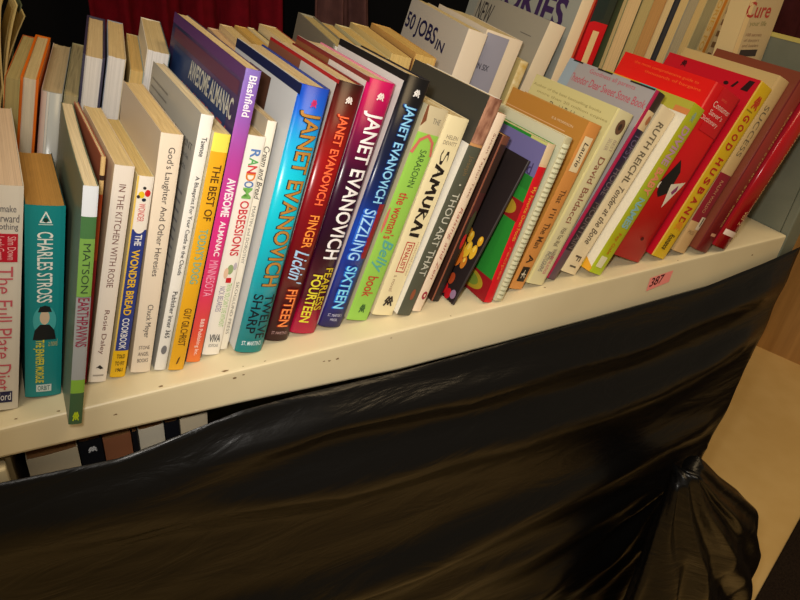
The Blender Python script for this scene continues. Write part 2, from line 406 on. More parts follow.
# ------------------------------------------------------------------ front row
# (x, y, lean in degrees, thickness, height)
FRONT = {
    'plate': (-0.1937, 0.0183, 11.35, 0.0226, 0.1835),
    'stross': (-0.163, 0.0231, 9.91, 0.0249, 0.1628),
    'matson': (-0.1533, -0.0174, 10.99, 0.0092, 0.1934),
    'redthin': (-0.1429, 0.0304, 11.58, 0.0032, 0.1942),
    'rosie': (-0.1287, 0.0266, 13.05, 0.0135, 0.1875),
    'wonder': (-0.1139, 0.0271, 13.04, 0.0117, 0.1778),
    'god': (-0.0938, 0.0261, 11.89, 0.0157, 0.2077),
    'blue': (-0.0815, 0.0237, 13.64, 0.0093, 0.2228),
    'best': (-0.068, 0.0184, 13.6, 0.0125, 0.2093),
    'almanac': (-0.0522, 0.0238, 13.47, 0.0119, 0.2539),
    'random': (-0.034, 0.0279, 13.06, 0.0152, 0.2013),
    'cream': (-0.025, 0.0325, 12.92, 0.0076, 0.2113),
    'je12': (0.0025, 0.0167, 13.91, 0.0256, 0.2396),
    'je15': (0.0307, 0.0242, 15.08, 0.0244, 0.2401),
    'je14': (0.0589, 0.0252, 15.35, 0.0269, 0.2405),
    'je16': (0.0861, 0.0252, 16.8, 0.0254, 0.2434),
    'belly': (0.1143, 0.027, 17.27, 0.0237, 0.2164),
    'samurai': (0.1428, 0.0257, 16.52, 0.0242, 0.2061),
    'thou': (0.16, 0.019, 17.91, 0.0161, 0.2269),
    'taylor': (0.1745, 0.0213, 17.96, 0.0111, 0.2112),
    'thinred': (0.2029, 0.0309, 17.43, 0.0104, 0.1838),
    'fruit': (0.2151, 0.0189, 22.61, 0.0031, 0.1662),
    'green': (0.2570, 0.0088, 13.2, 0.0120, 0.177),
    'comb': (0.2695, 0.0069, 14.6, 0.0105, 0.1838),
    'orange': (0.306, 0.0183, 17.71, 0.0203, 0.1918),
    'baldacci': (0.3351, 0.0168, 19.99, 0.0273, 0.2043),
    'grey': (0.3579, 0.0201, 24.0, 0.0183, 0.2283),
    'ruth': (0.3891, 0.021, 25.16, 0.0281, 0.207),
    'lime': (0.4197, 0.0097, 24.8, 0.0246, 0.2125),
    'red': (0.4928, 0.0147, 22.8, 0.0596, 0.216),
    'husband': (0.5326, 0.0113, 23.3, 0.03, 0.2285),
    'success': (0.5742, 0.0123, 20.53, 0.0275, 0.231),
    'maroon': (0.6083, 0.0026, 19.63, 0.028, 0.2342),
    'crimson': (0.6434, -0.0013, 21.39, 0.0327, 0.2239),
}

W = (236, 228, 208); BLK = (24, 22, 24); CRM = (232, 220, 186)
G1 = 'books in the front row'
def star(): return strokes([[(.1, .5), (.35, .95), (.5, .6), (.65, .95), (.9, .5)], [(.1, .1), (.35, .55), (.5, .2), (.65, .55), (.9, .1)]], .2)
def adj(v): return v-.036*4*v*(1-v)
def front(key, kind, label, D, **k):
    if 'ink' in k: k['ink'] = [(i[0], adj(i[1]), adj(i[2])) + tuple(i[3:]) for i in k['ink']]
    if isinstance(k.get('spine'), list): k['spine'] = [(adj(p), c) for p, c in k['spine']]
    return book(kind, label, FRONT[key], D, group=G1, **k)

front('plate', 'paperback_book', 'white paperback at the far left of the front row with thin pink title', .17,
      spine=(226, 218, 204), left=(214, 206, 190), page=(222, 196, 168), yaw=1.5, bulge=.0012, ink=[
      H_('make', .085, .115, .42, .82, (90, 86, 92)), H_('forward', .125, .16, .25, .9, (90, 86, 92)), H_('nothing', .165, .2, .3, .88, (90, 86, 92)),
      P_(.21, .335, .1, .88, (196, 22, 48)), T_('Slim Down', .222, .325, .72, .22, (240, 190, 190)), T_('Look Great', .222, .325, .42, .22, (240, 190, 190)),
      T_('The Full Plate Diet', .355, .91, .55, .44, (206, 92, 104)), P_(.915, .965, .1, .82, (30, 30, 78)), H_('Word', .922, .955, .25, .78, (235, 235, 240))])
front('stross', 'paperback_book', 'thick teal paperback with white block lettering and yellow-brown page tops', .105,
      spine=(20, 138, 140), left=(16, 96, 98), right=(24, 60, 60), page=(190, 142, 74), yaw=1.5, bulge=.0016, ink=[
      (strokes([[(.05, .05), (.5, .95), (.95, .05), (.05, .05)]], .13), .028, .088, .36, .66, (236, 240, 232), False), P_(.062, .086, .45, .57, (30, 60, 50), disc()),
      P_(.094, .099, .33, .69, (200, 220, 210)),
      T_('CHARLES STROSS', .135, .505, .5, .40, (240, 240, 230), .012),
      P_(.52, .68, .2, .82, (70, 172, 172), disc()), P_(.60, .70, .2, .82, (20, 26, 30), poly((0, 0), (1, 0), (.92, .5), (.7, .8), (.3, .8), (.08, .5))), P_(.545, .62, .38, .64, (216, 190, 160), disc()), P_(.52, .555, .33, .7, (24, 30, 34), poly((0, 0), (1, 0), (.85, .8), (.5, 1), (.15, .8))),
      T_('THE JENNIFER MORGUE', .70, .925, .36, .30, (226, 214, 60), .02), H_('a novel', .70, .735, .62, .86, (190, 180, 110)),
      P_(.935, .972, .3, .72, (214, 226, 222)), H_('ORBIT', .941, .966, .34, .68, (20, 90, 94), .01)])
front('matson', 'paperback_book', 'slim green and grey paperback pulled out over the shelf edge', .18,
      spine=[(0, (226, 232, 240)), (.125, (70, 118, 70)), (.215, (120, 166, 78)), (.455, (152, 156, 158)), (.805, (126, 172, 62)), (.862, (58, 92, 62))],
      left=(104, 116, 98), page=(232, 214, 176), yaw=1.5, bulge=.0008, warp=lambda x, y, z: (.0040*(max(0, y)/.18)**2*(z/.193)**2, 0), ink=[  # left cover darkened, the shadow on it put into its colour
      T_('MATSON', .235, .44, .5, .5, (52, 72, 50)), T_('EARTHPAWNS', .46, .665, .52, .8, (138, 40, 66), .012), P_(.455, .457, 0, 1, (90, 90, 90)),
      P_(.945, .985, .25, .75, (176, 200, 30), star())])
front('redthin', 'paperback_book', 'very thin orange-red booklet squeezed in left of the white kitchen cookbook', .13,
      spine=[(0, (226, 190, 130)), (.08, (60, 40, 34)), (.1, (226, 190, 130)), (.16, (204, 84, 40)), (.45, (178, 30, 54))], left=(172, 96, 70), page=(222, 200, 156))
front('rosie', 'cookbook', 'white cookbook spine reading IN THE KITCHEN in spaced brown capitals', .14,
      spine=(240, 230, 218), left=(226, 206, 170), page=(222, 198, 146), ink=[
      T_('IN THE KITCHEN WITH ROSIE', .085, .56, .5, .34, (120, 72, 60)), T_('Rosie Daley', .665, .87, .5, .34, (120, 72, 60)),
      P_(.92, .94, .3, .75, (40, 34, 34), poly((0, .3), (.5, 1), (1, .2), (.6, 0), (.3, .4))), P_(.965, .972, .2, .8, (170, 160, 150))])
front('wonder', 'cookbook', 'white, blue and yellow cookbook with coloured balloons near its top', .135,
      spine=[(0, (242, 234, 222)), (.265, (44, 62, 140)), (.868, (240, 190, 24))], left=(226, 214, 170), page=(224, 196, 130), ink=[
      P_(0, .87, 0, .1, (232, 196, 90)), P_(.19, .285, .12, .94, (242, 234, 222), disc()),
      P_(.075, .11, .18, .55, (236, 200, 40), disc()), P_(.065, .1, .55, .9, (214, 34, 40), disc()), P_(.05, .065, .4, .6, BLK, disc()), P_(.108, .125, .42, .68, (30, 40, 60), disc()), P_(.095, .112, .1, .3, (60, 50, 50), disc()),
      T_('WONDER', .135, .225, .5, .4, (204, 40, 50)), T_('THE', .29, .345, .55, .42, (236, 236, 236), .02), T_('WONDER BREAD', .365, .69, .52, .5, (244, 196, 28), .02), T_('COOKBOOK', .705, .86, .52, .46, (238, 238, 238), .015),
      H_('TOLD', .885, .905, .25, .8, (70, 50, 20), .02), H_('TO FIT', .92, .94, .2, .82, (70, 50, 20), .02), H_('1961', .953, .972, .3, .75, (70, 50, 20), .02)])
front('god', 'paperback_book', 'cream paperback with dark serif title, right of the blue and yellow cookbook', .135,
      spine=(238, 222, 200), left=(206, 190, 168), page=(226, 198, 144), ink=[
      T_("God's Laughter And Other Heresies", .055, .59, .52, .40, (70, 58, 54)), T_('Chuck Meyer', .71, .85, .52, .36, (60, 50, 48)),
      H_('STONE', .885, .9, .25, .8, (120, 104, 92), .01), H_('ANGEL', .912, .928, .25, .8, (120, 104, 92), .01), H_('BOOKS', .94, .956, .25, .8, (120, 104, 92), .01)])
front('blue', 'paperback_book', 'slim white paperback with black title and lettered cover shaded grey', .15,
      spine=(240, 236, 228), left=(176, 174, 166), page=(228, 212, 176), ink=[  # cover greyed: the shade it stands in is part of its colour
      T_('Tawnee', .085, .16, .55, .42, (30, 30, 34), .01), T_('A Blueprint For Your Castle in the Clouds', .235, .62, .55, .44, (30, 30, 34), .01), T_('Publisher inner 365', .685, .87, .55, .42, (30, 30, 34), .01), P_(.90, .935, .25, .75, (120, 120, 124), disc())],
      lface=[F_('A BLUEPRINT', .55, .95, .86, .885, (84, 84, 84)), F_('for your castle', .55, .92, .82, .84, (110, 110, 108)), F_('in the clouds', .55, .9, .785, .805, (110, 110, 108))] +
            [Q_(.04, .40, .94-.03*k, .947-.03*k, (128, 126, 120)) for k in range(10)] + [Q_(.5, .93, .70-.035*k, .708-.035*k, (120, 120, 124)) for k in range(16)])
front('best', 'paperback_book', 'mustard yellow paperback with pale yellow band at its top', .14,
      spine=[(0, (240, 226, 90)), (.075, (232, 172, 34))], left=(200, 190, 160), page=(226, 204, 156), ink=[
      T_('THE BEST OF', .13, .365, .55, .5, (84, 54, 22), .012), T_("TODAY'S DOGG", .40, .63, .52, .55, (120, 176, 150), .014), T_('GUY GILCHRIST', .735, .895, .52, .48, (96, 62, 26), .01),
      P_(.94, .975, .35, .62, (90, 50, 24), poly((.2, 0), (.6, .1), (1, 1), (.5, .7)))])
front('almanac', 'paperback_book', 'tall paperback shading from violet to pink to orange, dark blue picture cover', .20,
      spine=[(0, (134, 112, 190)), (.12, (140, 96, 186)), (.3, (182, 70, 160)), (.5, (216, 48, 138)), (.75, (222, 56, 96)), (.9, (228, 84, 60)), (1, (238, 128, 56))], smooth=True,
      left=mat_mottle('almanac_cover', (34, 44, 84), (86, 58, 104), 14, .4, .45), page=(222, 198, 148), ink=[
      T_('Blashfield', .02, .155, .55, .5, (238, 232, 240), .02), T_('AWESOME', .36, .49, .55, .58, (246, 236, 240), .03), T_('ALMANAC', .505, .625, .55, .4, (246, 236, 240), .02), T_('MINNESOTA', .64, .765, .5, .6, (240, 170, 196)), T_('B&B Publishing Inc.', .845, .975, .52, .36, (246, 220, 210), .012)],
      lface=[Q_(.0, 1, .965, 1, (92, 54, 110)), Q_(.05, .97, .915, .955, (96, 50, 76)), Q_(.12, .62, .885, .893, (150, 170, 190)),
             Q_(.08, .9, .60, .90, (36, 58, 104)), F_('AWESOME ALMANAC', .36, .95, .835, .90, (206, 204, 190), .02), F_('MINNESOTA', .28, .95, .755, .81, (176, 82, 74), .012), Q_(.05, .95, .55, .66, (58, 70, 96))])
front('random', 'paperback_book', 'white paperback with RANDOM in many colours and a red second word', .14,
      spine=(242, 236, 224), left=(212, 200, 176), page=(218, 190, 142), ink=[
      T_('R', .06, .10, .6, .52, (90, 130, 190), .02), T_('A', .10, .135, .6, .52, (90, 170, 90), .02), T_('N', .135, .17, .6, .52, (206, 50, 60), .02), T_('D', .17, .205, .6, .52, (220, 130, 50), .02), T_('O', .205, .235, .6, .52, (80, 120, 180), .02), T_('M', .235, .285, .6, .52, (120, 180, 90), .02),
      T_('OBSESSIONS', .295, .545, .6, .5, (204, 40, 52), .014),
      P_(.585, .63, .4, .75, (150, 170, 120), disc()), P_(.60, .65, .25, .5, (226, 190, 160), disc()), P_(.575, .61, .72, .92, (190, 180, 190), disc()), P_(.645, .668, .45, .75, (200, 30, 40)),
      T_('NICK BELARDES', .685, .80, .36, .3, (130, 116, 150)), T_("TRIVIA YOU CAN'T LIVE WITHOUT", .67, .87, .72, .3, (150, 190, 110)),
      H_('VIVA', .905, .94, .2, .85, (40, 40, 44), .02), H_('EDITIONS', .95, .963, .25, .8, (90, 90, 92))])
front('cream', 'paperback_book', 'thin cream paperback with italic title, mostly hidden behind the white multicoloured one', .15,
      spine=(240, 232, 214), left=(206, 192, 166), page=(224, 196, 148), ink=[
      T_('Cream and Bread', .11, .34, .5, .6, (70, 66, 60), .01, .25), T_('MARTIN and DOROTHY', .37, .62, .5, .36, (120, 116, 108)), T_('SKOGLUND PRESS', .7, .93, .5, .34, (130, 124, 110))])
JE = 'JANET EVANOVICH'
front('je12', 'hardcover_book', 'bright blue to turquoise hardcover with brown-gold author lettering', .15, hard=True, rough=.28,
      spine=[(0, (24, 70, 186)), (.09, (18, 92, 206)), (.2, (18, 158, 214)), (.34, (16, 190, 214)), (.7, (16, 182, 200)), (1, (18, 176, 196))], smooth=True, left=(204, 206, 208), right=(26, 60, 150), page=(216, 192, 146), ink=[
      P_(.045, .075, .42, .62, (206, 44, 96), star()), T_(JE, .088, .745, .515, .76, (40, 42, 40), .04), T_(JE, .09, .743, .53, .70, (186, 132, 58), .012),
      T_('TWELVE', .775, .945, .73, .34, (14, 30, 40), .012), T_('SHARP', .775, .925, .33, .34, (14, 30, 40), .012), H_("ST. MARTIN'S", .955, .972, .15, .85, (220, 240, 244), .01)],
      lface=[Q_(0, 1, .968, 1, (28, 36, 74)), Q_(.28, .62, .76, .955, (84, 54, 40)), Q_(.34, .5, .78, .9, (150, 110, 84), disc())])
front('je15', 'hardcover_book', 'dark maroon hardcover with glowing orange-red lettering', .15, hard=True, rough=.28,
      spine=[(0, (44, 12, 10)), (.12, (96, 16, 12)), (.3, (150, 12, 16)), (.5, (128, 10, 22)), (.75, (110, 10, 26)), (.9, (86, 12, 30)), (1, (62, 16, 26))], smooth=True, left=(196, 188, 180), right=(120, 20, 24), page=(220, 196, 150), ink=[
      P_(.05, .078, .4, .66, (236, 226, 220), star()), T_(JE, .118, .468, .5, .5, (150, 20, 12), .05), T_(JE, .12, .466, .5, .44, (255, 116, 70), .018),
      T_('FINGER', .505, .635, .55, .46, (150, 20, 12), .05), T_('FINGER', .507, .633, .55, .38, (255, 160, 70), .008), T_("Lickin'", .645, .775, .5, .6, (170, 206, 240), .012, .35),
      T_('FIFTEEN', .795, .945, .55, .48, (150, 30, 12), .05), T_('FIFTEEN', .797, .943, .55, .40, (255, 150, 80), .01), H_("ST. MARTIN'S", .962, .974, .2, .8, (190, 150, 150))],
      lface=[Q_(0, 1, .988, 1, (170, 30, 34)), Q_(0, .5, .95, .988, (130, 80, 60))])
front('je14', 'hardcover_book', 'magenta and black hardcover with tall white author lettering', .15, hard=True, rough=.26,
      spine=[(0, (196, 14, 92)), (.1, (170, 8, 78)), (.22, (110, 6, 60)), (.36, (52, 8, 40)), (.65, (40, 8, 34)), (.86, (96, 8, 44)), (.93, (210, 18, 78)), (1, (232, 40, 96))], smooth=True, left=(206, 196, 190), right=(216, 130, 160), page=(222, 200, 158), ink=[
      P_(.045, .075, .42, .68, (240, 226, 220), star()), T_(JE, .122, .70, .52, .72, (244, 240, 240), .018),
      T_('FEARLESS', .735, .905, .72, .3, (214, 190, 40), .012), T_('FOURTEEN', .765, .955, .36, .36, (230, 214, 60), .02)],
      lface=[Q_(0, 1, .985, 1, (120, 40, 40)), Q_(.0, .5, .95, .985, (130, 80, 50)), Q_(.2, .6, .62, .93, (60, 30, 34))])
front('je16', 'hardcover_book', 'black to deep blue hardcover with neon blue lettering', .13, hard=True, rough=.28,
      spine=[(0, (16, 16, 20)), (.1, (14, 14, 22)), (.35, (14, 24, 58)), (.48, (18, 36, 96)), (.6, (22, 66, 170)), (.8, (20, 52, 160)), (.93, (40, 44, 150)), (1, (46, 40, 120))], smooth=True, left=(208, 204, 200), right=(26, 28, 40), page=(222, 198, 150), ink=[
      P_(.045, .075, .42, .68, (236, 232, 228), star()), P_(.5, .72, .68, .98, (150, 34, 44)), T_(JE, .108, .50, .5, .60, (20, 70, 150), .05), T_(JE, .11, .498, .5, .50, (150, 214, 246), .014),
      T_('SIZZLING', .525, .73, .42, .58, (40, 100, 210), .05), T_('SIZZLING', .527, .728, .42, .46, (170, 216, 250), .004), T_('SIXTEEN', .752, .925, .5, .54, (30, 110, 220), .05), T_('SIXTEEN', .754, .923, .5, .44, (140, 226, 250), .008),
      H_("ST. MARTIN'S", .945, .957, .2, .8, (200, 200, 226)), H_('PRESS', .964, .974, .35, .65, (200, 200, 226))],
      lface=[Q_(0, 1, .975, 1, (20, 20, 22)), Q_(.05, .42, .60, .93, (58, 26, 32)), Q_(.12, .36, .66, .86, (112, 62, 56), disc())])
front('belly', 'paperback_book', "lime green paperback with red and teal title and beige top", .14,
      spine=[(0, (204, 190, 154)), (.125, (152, 204, 84))], left=(196, 186, 152), page=(220, 198, 150), ink=[
      P_(.0, .1, 0, .16, (120, 70, 44), poly((0, 0), (1, .3), (.4, 1), (0, 1))), H_('THE', .05, .075, .45, .8, (120, 112, 100)), (strokes([[(.05, 0), (.2, .55), (.5, .8), (.8, .55), (.95, 0)]], .14), .11, .22, .0, 1, (206, 110, 96), False),
      T_('SARASOHN', .2, .375, .55, .30, (60, 86, 48)), T_("the woman's", .405, .62, .45, .46, (196, 50, 50), .012), T_('Belly', .625, .775, .5, .7, (92, 170, 158), .012, .3), T_('book', .795, .89, .5, .5, (190, 60, 50), .012),
      P_(.925, .965, .4, .68, (60, 100, 50), star()), P_(.48, .6, .0, .12, (206, 110, 96), disc())])
S_L = [[[(.09, .85), (.02, .75), (.02, .6), (.13, .45), (.13, .25), (.05, .1), (.0, .2)]], [[(.17, .0), (.225, .95), (.29, .05)], [(.18, .38), (.28, .4)]], [[(.33, .0), (.35, .95), (.40, .35), (.45, .95), (.48, .0)]],
       [[(.53, .95), (.53, .3), (.575, .05), (.62, .3), (.625, .95)]], [[(.68, .0), (.68, .95), (.765, .8), (.69, .5), (.78, .0)]], [[(.81, .0), (.86, .95), (.92, .0)], [(.82, .4), (.91, .38)]], [[(.975, .95), (.97, .05)]]]
front('samurai', 'paperback_book', 'cream paperback with SAMURAI brushed in heavy black strokes', .13,
      spine=(236, 222, 178), left=(214, 200, 164), page=(222, 200, 152), ink=[
      H_('HELEN', .095, .115, .25, .8, (140, 124, 100)), H_('DEWITT', .125, .145, .2, .85, (140, 124, 100)),
      (strokes([l for g in S_L for l in g], .046), .175, .61, .26, .77, (34, 26, 22), True),
      P_(.635, .785, .3, .72, (186, 50, 44)), P_(.640, .780, .34, .68, (236, 222, 178)), T_('FINALIST', .648, .772, .51, .22, (186, 44, 40), .02), T_('national prize', .63, .80, .86, .12, (180, 150, 110)), T_('a novel', .80, .88, .4, .18, (170, 140, 110)),
      P_(.905, .955, .3, .75, (50, 40, 34), star())])
front('thou', 'paperback_book', 'grey-green paperback with mottled brown top and pale THOU ART THAT lettering', .13,
      spine=[(0, (160, 104, 72)), (.215, (206, 150, 96)), (.225, (84, 86, 72))], left=(222, 218, 208), page=(214, 190, 140), ink=[
      P_(0, .215, 0, 1, mat_mottle('fur_print', (196, 146, 118), (104, 58, 44), 95, .5, .3, (1, 1, .5))), T_('Joseph', .27, .36, .5, .4, (128, 106, 70)), P_(.40, .407, .45, .6, (210, 206, 190), disc()), T_('THOU ART THAT', .44, .82, .55, .52, (204, 202, 186), .004), P_(.88, .93, .35, .65, (150, 84, 56), disc())],
      lface=[Q_(0, 1, .80, 1, (62, 60, 52))])
front('taylor', 'paperback_book', 'narrow pinkish white paperback right of the grey-green one', .135,
      spine=(236, 214, 188), left=(186, 130, 100), page=(222, 200, 152), ink=[
      T_('Susan Taylor Tate', .1, .43, .55, .34, (150, 104, 84)), T_('Raising and Zen', .48, .84, .5, .46, (170, 96, 80), 0, .25), P_(.9, .94, .3, .85, (160, 40, 60), disc()), P_(.912, .928, .48, .68, (236, 214, 188), disc())])
front('thinred', 'paperback_book', 'dark reddish brown slim paperback with orange cover edge', .125,
      spine=[(0, (110, 66, 50)), (.05, (54, 34, 30)), (.35, (70, 34, 34)), (.5, (46, 32, 28)), (.75, (36, 26, 24))], left=(62, 38, 30), page=(214, 170, 112), ink=[
      P_(0, 1, 0, .14, (140, 80, 56)), P_(.46, .62, .4, .95, (64, 66, 44), disc()), P_(.6, .69, .45, .9, (190, 34, 36), disc())])
fr = [(.52, .66, .225, .315, (226, 150, 34)), (.66, .80, .235, .33, (236, 190, 50)), (.80, .93, .25, .33, (232, 182, 48)), (.60, .72, .315, .38, (230, 176, 44)), (.84, .95, .33, .385, (228, 170, 40)), (.52, .64, .33, .39, (206, 140, 36)),
      (.45, .72, .165, .275, (226, 120, 36)), (.72, .84, .18, .25, (214, 130, 40)), (.48, .58, .08, .17, (222, 166, 70)), (.42, .52, .045, .10, (216, 140, 50)), (.64, .78, .075, .14, (176, 70, 34)), (.55, .74, .01, .075, (206, 30, 34)), (.72, .86, .0, .06, (190, 24, 34)), (.40, .52, .0, .04, (120, 24, 24)), (.84, .97, .02, .07, (150, 120, 150))]
front('fruit', 'cookbook', 'black-covered thin cookbook with yellow and red fruit pictured at the bottom', .085,
      spine=(52, 44, 42), left=(40, 32, 32), page=(200, 180, 140), lface=[Q_(.53+.78*(a-.4), .53+.78*(b_-.4), 1.22*c, 1.22*d, col, disc()) for a, b_, c, d, col in fr] + [Q_(.53+.78*(a+.3*(b_-a)-.4), .53+.78*(a+.65*(b_-a)-.4), 1.22*(c+.5*(d-c)), 1.22*(c+.88*(d-c)), (244, 212, 90), disc()) for a, b_, c, d, col in fr[:8]])
front('green', 'cookbook', 'cookbook with bright red spine, gold title and green picture cover', .135,
      spine=[(0, (226, 200, 160)), (.13, (226, 190, 150)), (.15, (214, 16, 34))], left=(44, 136, 48), page=(210, 200, 160), ink=[
      T_('My Favorite Oven Foods', .28, .62, .5, .5, (236, 170, 60), .01), T_('recipes', .66, .86, .5, .4, (230, 120, 60), .01)],
      lface=[Q_(0, 1, .80, .985, (112, 106, 156)), Q_(.0, .25, .80, .95, (206, 150, 110)), Q_(.82, 1, .985, 1, (200, 200, 120)), Q_(.8, .98, .72, .8, (40, 120, 44)), Q_(.66, 1, .53, .65, (150, 30, 30)), Q_(.7, .95, .545, .64, (176, 142, 40), disc()), F_('Good', .70, .95, .80, .87, (70, 60, 100), .01),
             Q_(.5, 1, .0, .15, (150, 24, 30)), Q_(.6, .92, .02, .135, (176, 150, 40), disc()), Q_(.66, .86, .04, .115, (120, 140, 50), disc())])
rt = front('comb', 'cookbook', 'pale ring-bound cookbook with a ribbed plastic comb spine', .13,
      spine=(196, 188, 150), left=(206, 202, 172), page=(216, 204, 164), lface=[Q_(.72, .80, .86, .88, (90, 90, 84)), Q_(.3, .6, .7, .74, (210, 170, 130))])
x_, y_, l_, T0, H0 = FRONT['comb']; mb = MB(); m_comb = mat((206, 204, 170), .35, .5)
for k in range(34):
    zc = H0*(.03+.028*k); n = 10; vs, fs = [], []
    for i in range(n+1):
        a = math.pi*i/n; px = -T0/2-math.cos(a)*T0*.46; py = .002-math.sin(a)*.0042
        vs += [(px, py, zc-.0017), (px, py, zc+.0017), (px, py+.0012, zc-.0017), (px, py+.0012, zc+.0017)]
    for i in range(n):
        a = 4*i; fs += [(a, a+4, a+5, a+1), (a+2, a+3, a+7, a+6), (a+1, a+5, a+7, a+3), (a, a+2, a+6, a+4)]
    mb.add(vs, fs, m_comb)
mb.build('comb_binding', rt)
front('orange', 'paperback_book', 'orange-tan paperback with a cream label near the top and dark spaced title', .125,
      spine=(216, 146, 74), left=(186, 130, 56), page=(214, 184, 122), ink=[
      P_(.085, .30, .16, .78, (236, 216, 172)), T_('Laurie', .12, .27, .5, .34, (60, 44, 34), .01, .2), T_('That', .41, .49, .5, .4, (96, 62, 34), .01), T_("I'll", .525, .58, .5, .36, (96, 62, 34)), T_('The Man', .61, .76, .5, .44, (96, 62, 34), .01), T_('A', .80, .85, .5, .44, (70, 46, 28), .02),
      P_(.87, .955, .25, .8, (40, 34, 30)), (strokes([[(.1, .5), (.9, .5)], [(.5, .9), (.3, .1)], [(.5, .6), (.85, .15)]], .12), .885, .94, .32, .74, (226, 214, 190), False)],
      lface=[F_('B & MORRISON', .60, .86, .935, .948, (220, 196, 160)), Q_(0, .8, .90, .905, (220, 170, 120))])
front('baldacci', 'paperback_book', 'wide pale cream paperback with a small dark oval picture at its top', .13,
      spine=(222, 212, 166), left=(206, 196, 136), page=(216, 196, 140), ink=[
      P_(0, 1, 0, .1, (232, 222, 160)), P_(.045, .135, .36, .82, (104, 74, 54), disc(24)), P_(.07, .11, .48, .68, (60, 44, 36), disc()), T_('BEST', .165, .235, .72, .2, (180, 160, 140)), T_('SELLER', .165, .235, .42, .2, (180, 160, 140)),
      T_('David Baldacci', .275, .655, .52, .34, (150, 96, 74), .008), T_('Wish You Well', .68, .785, .5, .28, (110, 90, 70), .006), T_('WARNER', .80, .86, .62, .26, (130, 110, 96), .01), T_('PHOTOGRAPHS', .82, .93, .36, .26, (120, 110, 110), .01), T_('BY THE AUTHOR', .84, .94, .66, .2, (196, 110, 120), .01), P_(.05, .97, .9, .93, (186, 180, 150))],
      lface=[F_('Author of the best bestselling books', .02, .86, .94, .958, (150, 136, 84)), F_('more than 20 million copies', .1, .96, .91, .928, (150, 136, 84)), F_('David Baldacci', .30, .72, .86, .90, (104, 92, 64))])
front('grey', 'hardcover_book', 'leaning grey-covered book with dark purple spine and magenta edge', .135, bulge=.002,
      spine=[(0, (54, 40, 34)), (.1, (222, 196, 150)), (.205, (44, 32, 58)), (.6, (50, 38, 46)), (.85, (96, 74, 84))], left=(164, 158, 158), right=(60, 40, 60), page=(206, 190, 160), ink=[
      P_(0, 1, 0, .2, (166, 28, 70)), P_(.125, .175, .5, .85, (176, 110, 70), disc()), T_('TOPSY', .23, .37, .6, .5, (110, 96, 130)), T_('HOUSE', .42, .56, .6, .5, (122, 108, 116)), T_('MOUNTAIN', .60, .84, .6, .5, (120, 104, 104))],
      lface=[F_('Goodness all parents', .28, .80, .957, .985, (184, 96, 108), .004), F_('Theodor Dear Sweet Stone Book', .1, .97, .90, .94, (186, 84, 98), .006), Q_(0, .12, .6, 1, (150, 166, 178)), Q_(.05, .17, .992, 1, (40, 34, 28)), Q_(.35, .52, .992, 1, (40, 34, 28)), Q_(.72, .98, .992, 1, (40, 34, 28))])
front('ruth', 'paperback_book', 'cream paperback with spaced dark capitals above an italic title', .135,
      spine=(234, 216, 178), left=(220, 204, 170), page=(220, 196, 144), ink=[
      T_('RUTH REICHL', .09, .47, .48, .40, (110, 98, 74), .014), T_('Tender at the Bone', .49, .83, .5, .42, (96, 80, 60), .006, .35), T_('F I', .90, .965, .5, .4, (90, 78, 64), .012), P_(.2, .93, .93, .95, (120, 110, 100))])
front('lime', 'paperback_book', 'yellow-green paperback with large mauve, orange and blue title words', .135,
      spine=[(0, (178, 186, 36)), (.3, (184, 180, 30)), (.55, (170, 186, 44)), (.8, (178, 178, 24)), (1, (190, 210, 40))], smooth=True, left=(226, 218, 196), page=(224, 204, 150), ink=[
      P_(.04, .1, .35, .6, (150, 176, 150), star()), T_('DIVINE', .13, .365, .5, .5, (196, 150, 176), .03), T_('BABY', .385, .545, .5, .5, (234, 150, 110), .035), T_('NAMES', .565, .74, .5, .5, (140, 190, 196), .035), T_('Fay Gale', .77, .89, .48, .3, (196, 96, 30), .01), P_(.905, .965, .2, .68, (236, 230, 190))],
      lface=[Q_(0, 1, .93, 1, (176, 170, 60)), Q_(.1, .35, .93, 1, (222, 160, 40)), Q_(.42, .6, .93, 1, (90, 170, 170)), Q_(.85, 1, .93, .96, (206, 130, 70)), Q_(.7, 1, 0, .09, (226, 164, 40), poly((0, 0), (1, 0), (1, .3), (.4, 1))), Q_(.5, .9, .0, .05, (190, 200, 40))])
front('red', 'reference_book', 'widest scarlet spine in the row, with a pale title panel and a black figure', .138, bulge=.003,
      spine=(206, 12, 22), left=(222, 26, 20), right=(170, 10, 24), page=(220, 190, 140), ink=[
      P_(0, .9, .94, 1, (166, 8, 30)), P_(.0, .26, .25, .93, (208, 22, 34)), H_('SERIES', .055, .068, .38, .6, (226, 96, 70)), H_('Consumer', .085, .12, .24, .90, (240, 206, 196)), H_("Saver's", .135, .165, .26, .76, (240, 206, 196)), H_('Dictionary', .18, .215, .10, .74, (240, 206, 196)),
      P_(.44, .66, .02, .5, (24, 24, 24), poly((.15, .35), (.55, 1), (.95, .75), (1, .2), (.5, 0), (.3, .1))), P_(.53, .70, .42, .86, (232, 220, 200), poly((0, .75), (1, 1), (.3, 0))), P_(.56, .62, .56, .72, (140, 60, 110), poly((0, .2), (.7, 1), (1, .5), (.5, 0))), P_(.58, .62, .0, .12, (232, 220, 200), poly((0, .3), (1, 0), (1, 1))), P_(.87, .89, .5, .62, (90, 10, 20), disc())],
      lface=[F_('the most comprehensive guide to', .15, .85, .955, .975, (238, 96, 40), .004), F_('thousands of bargains', .3, .9, .925, .945, (238, 96, 40), .004)])
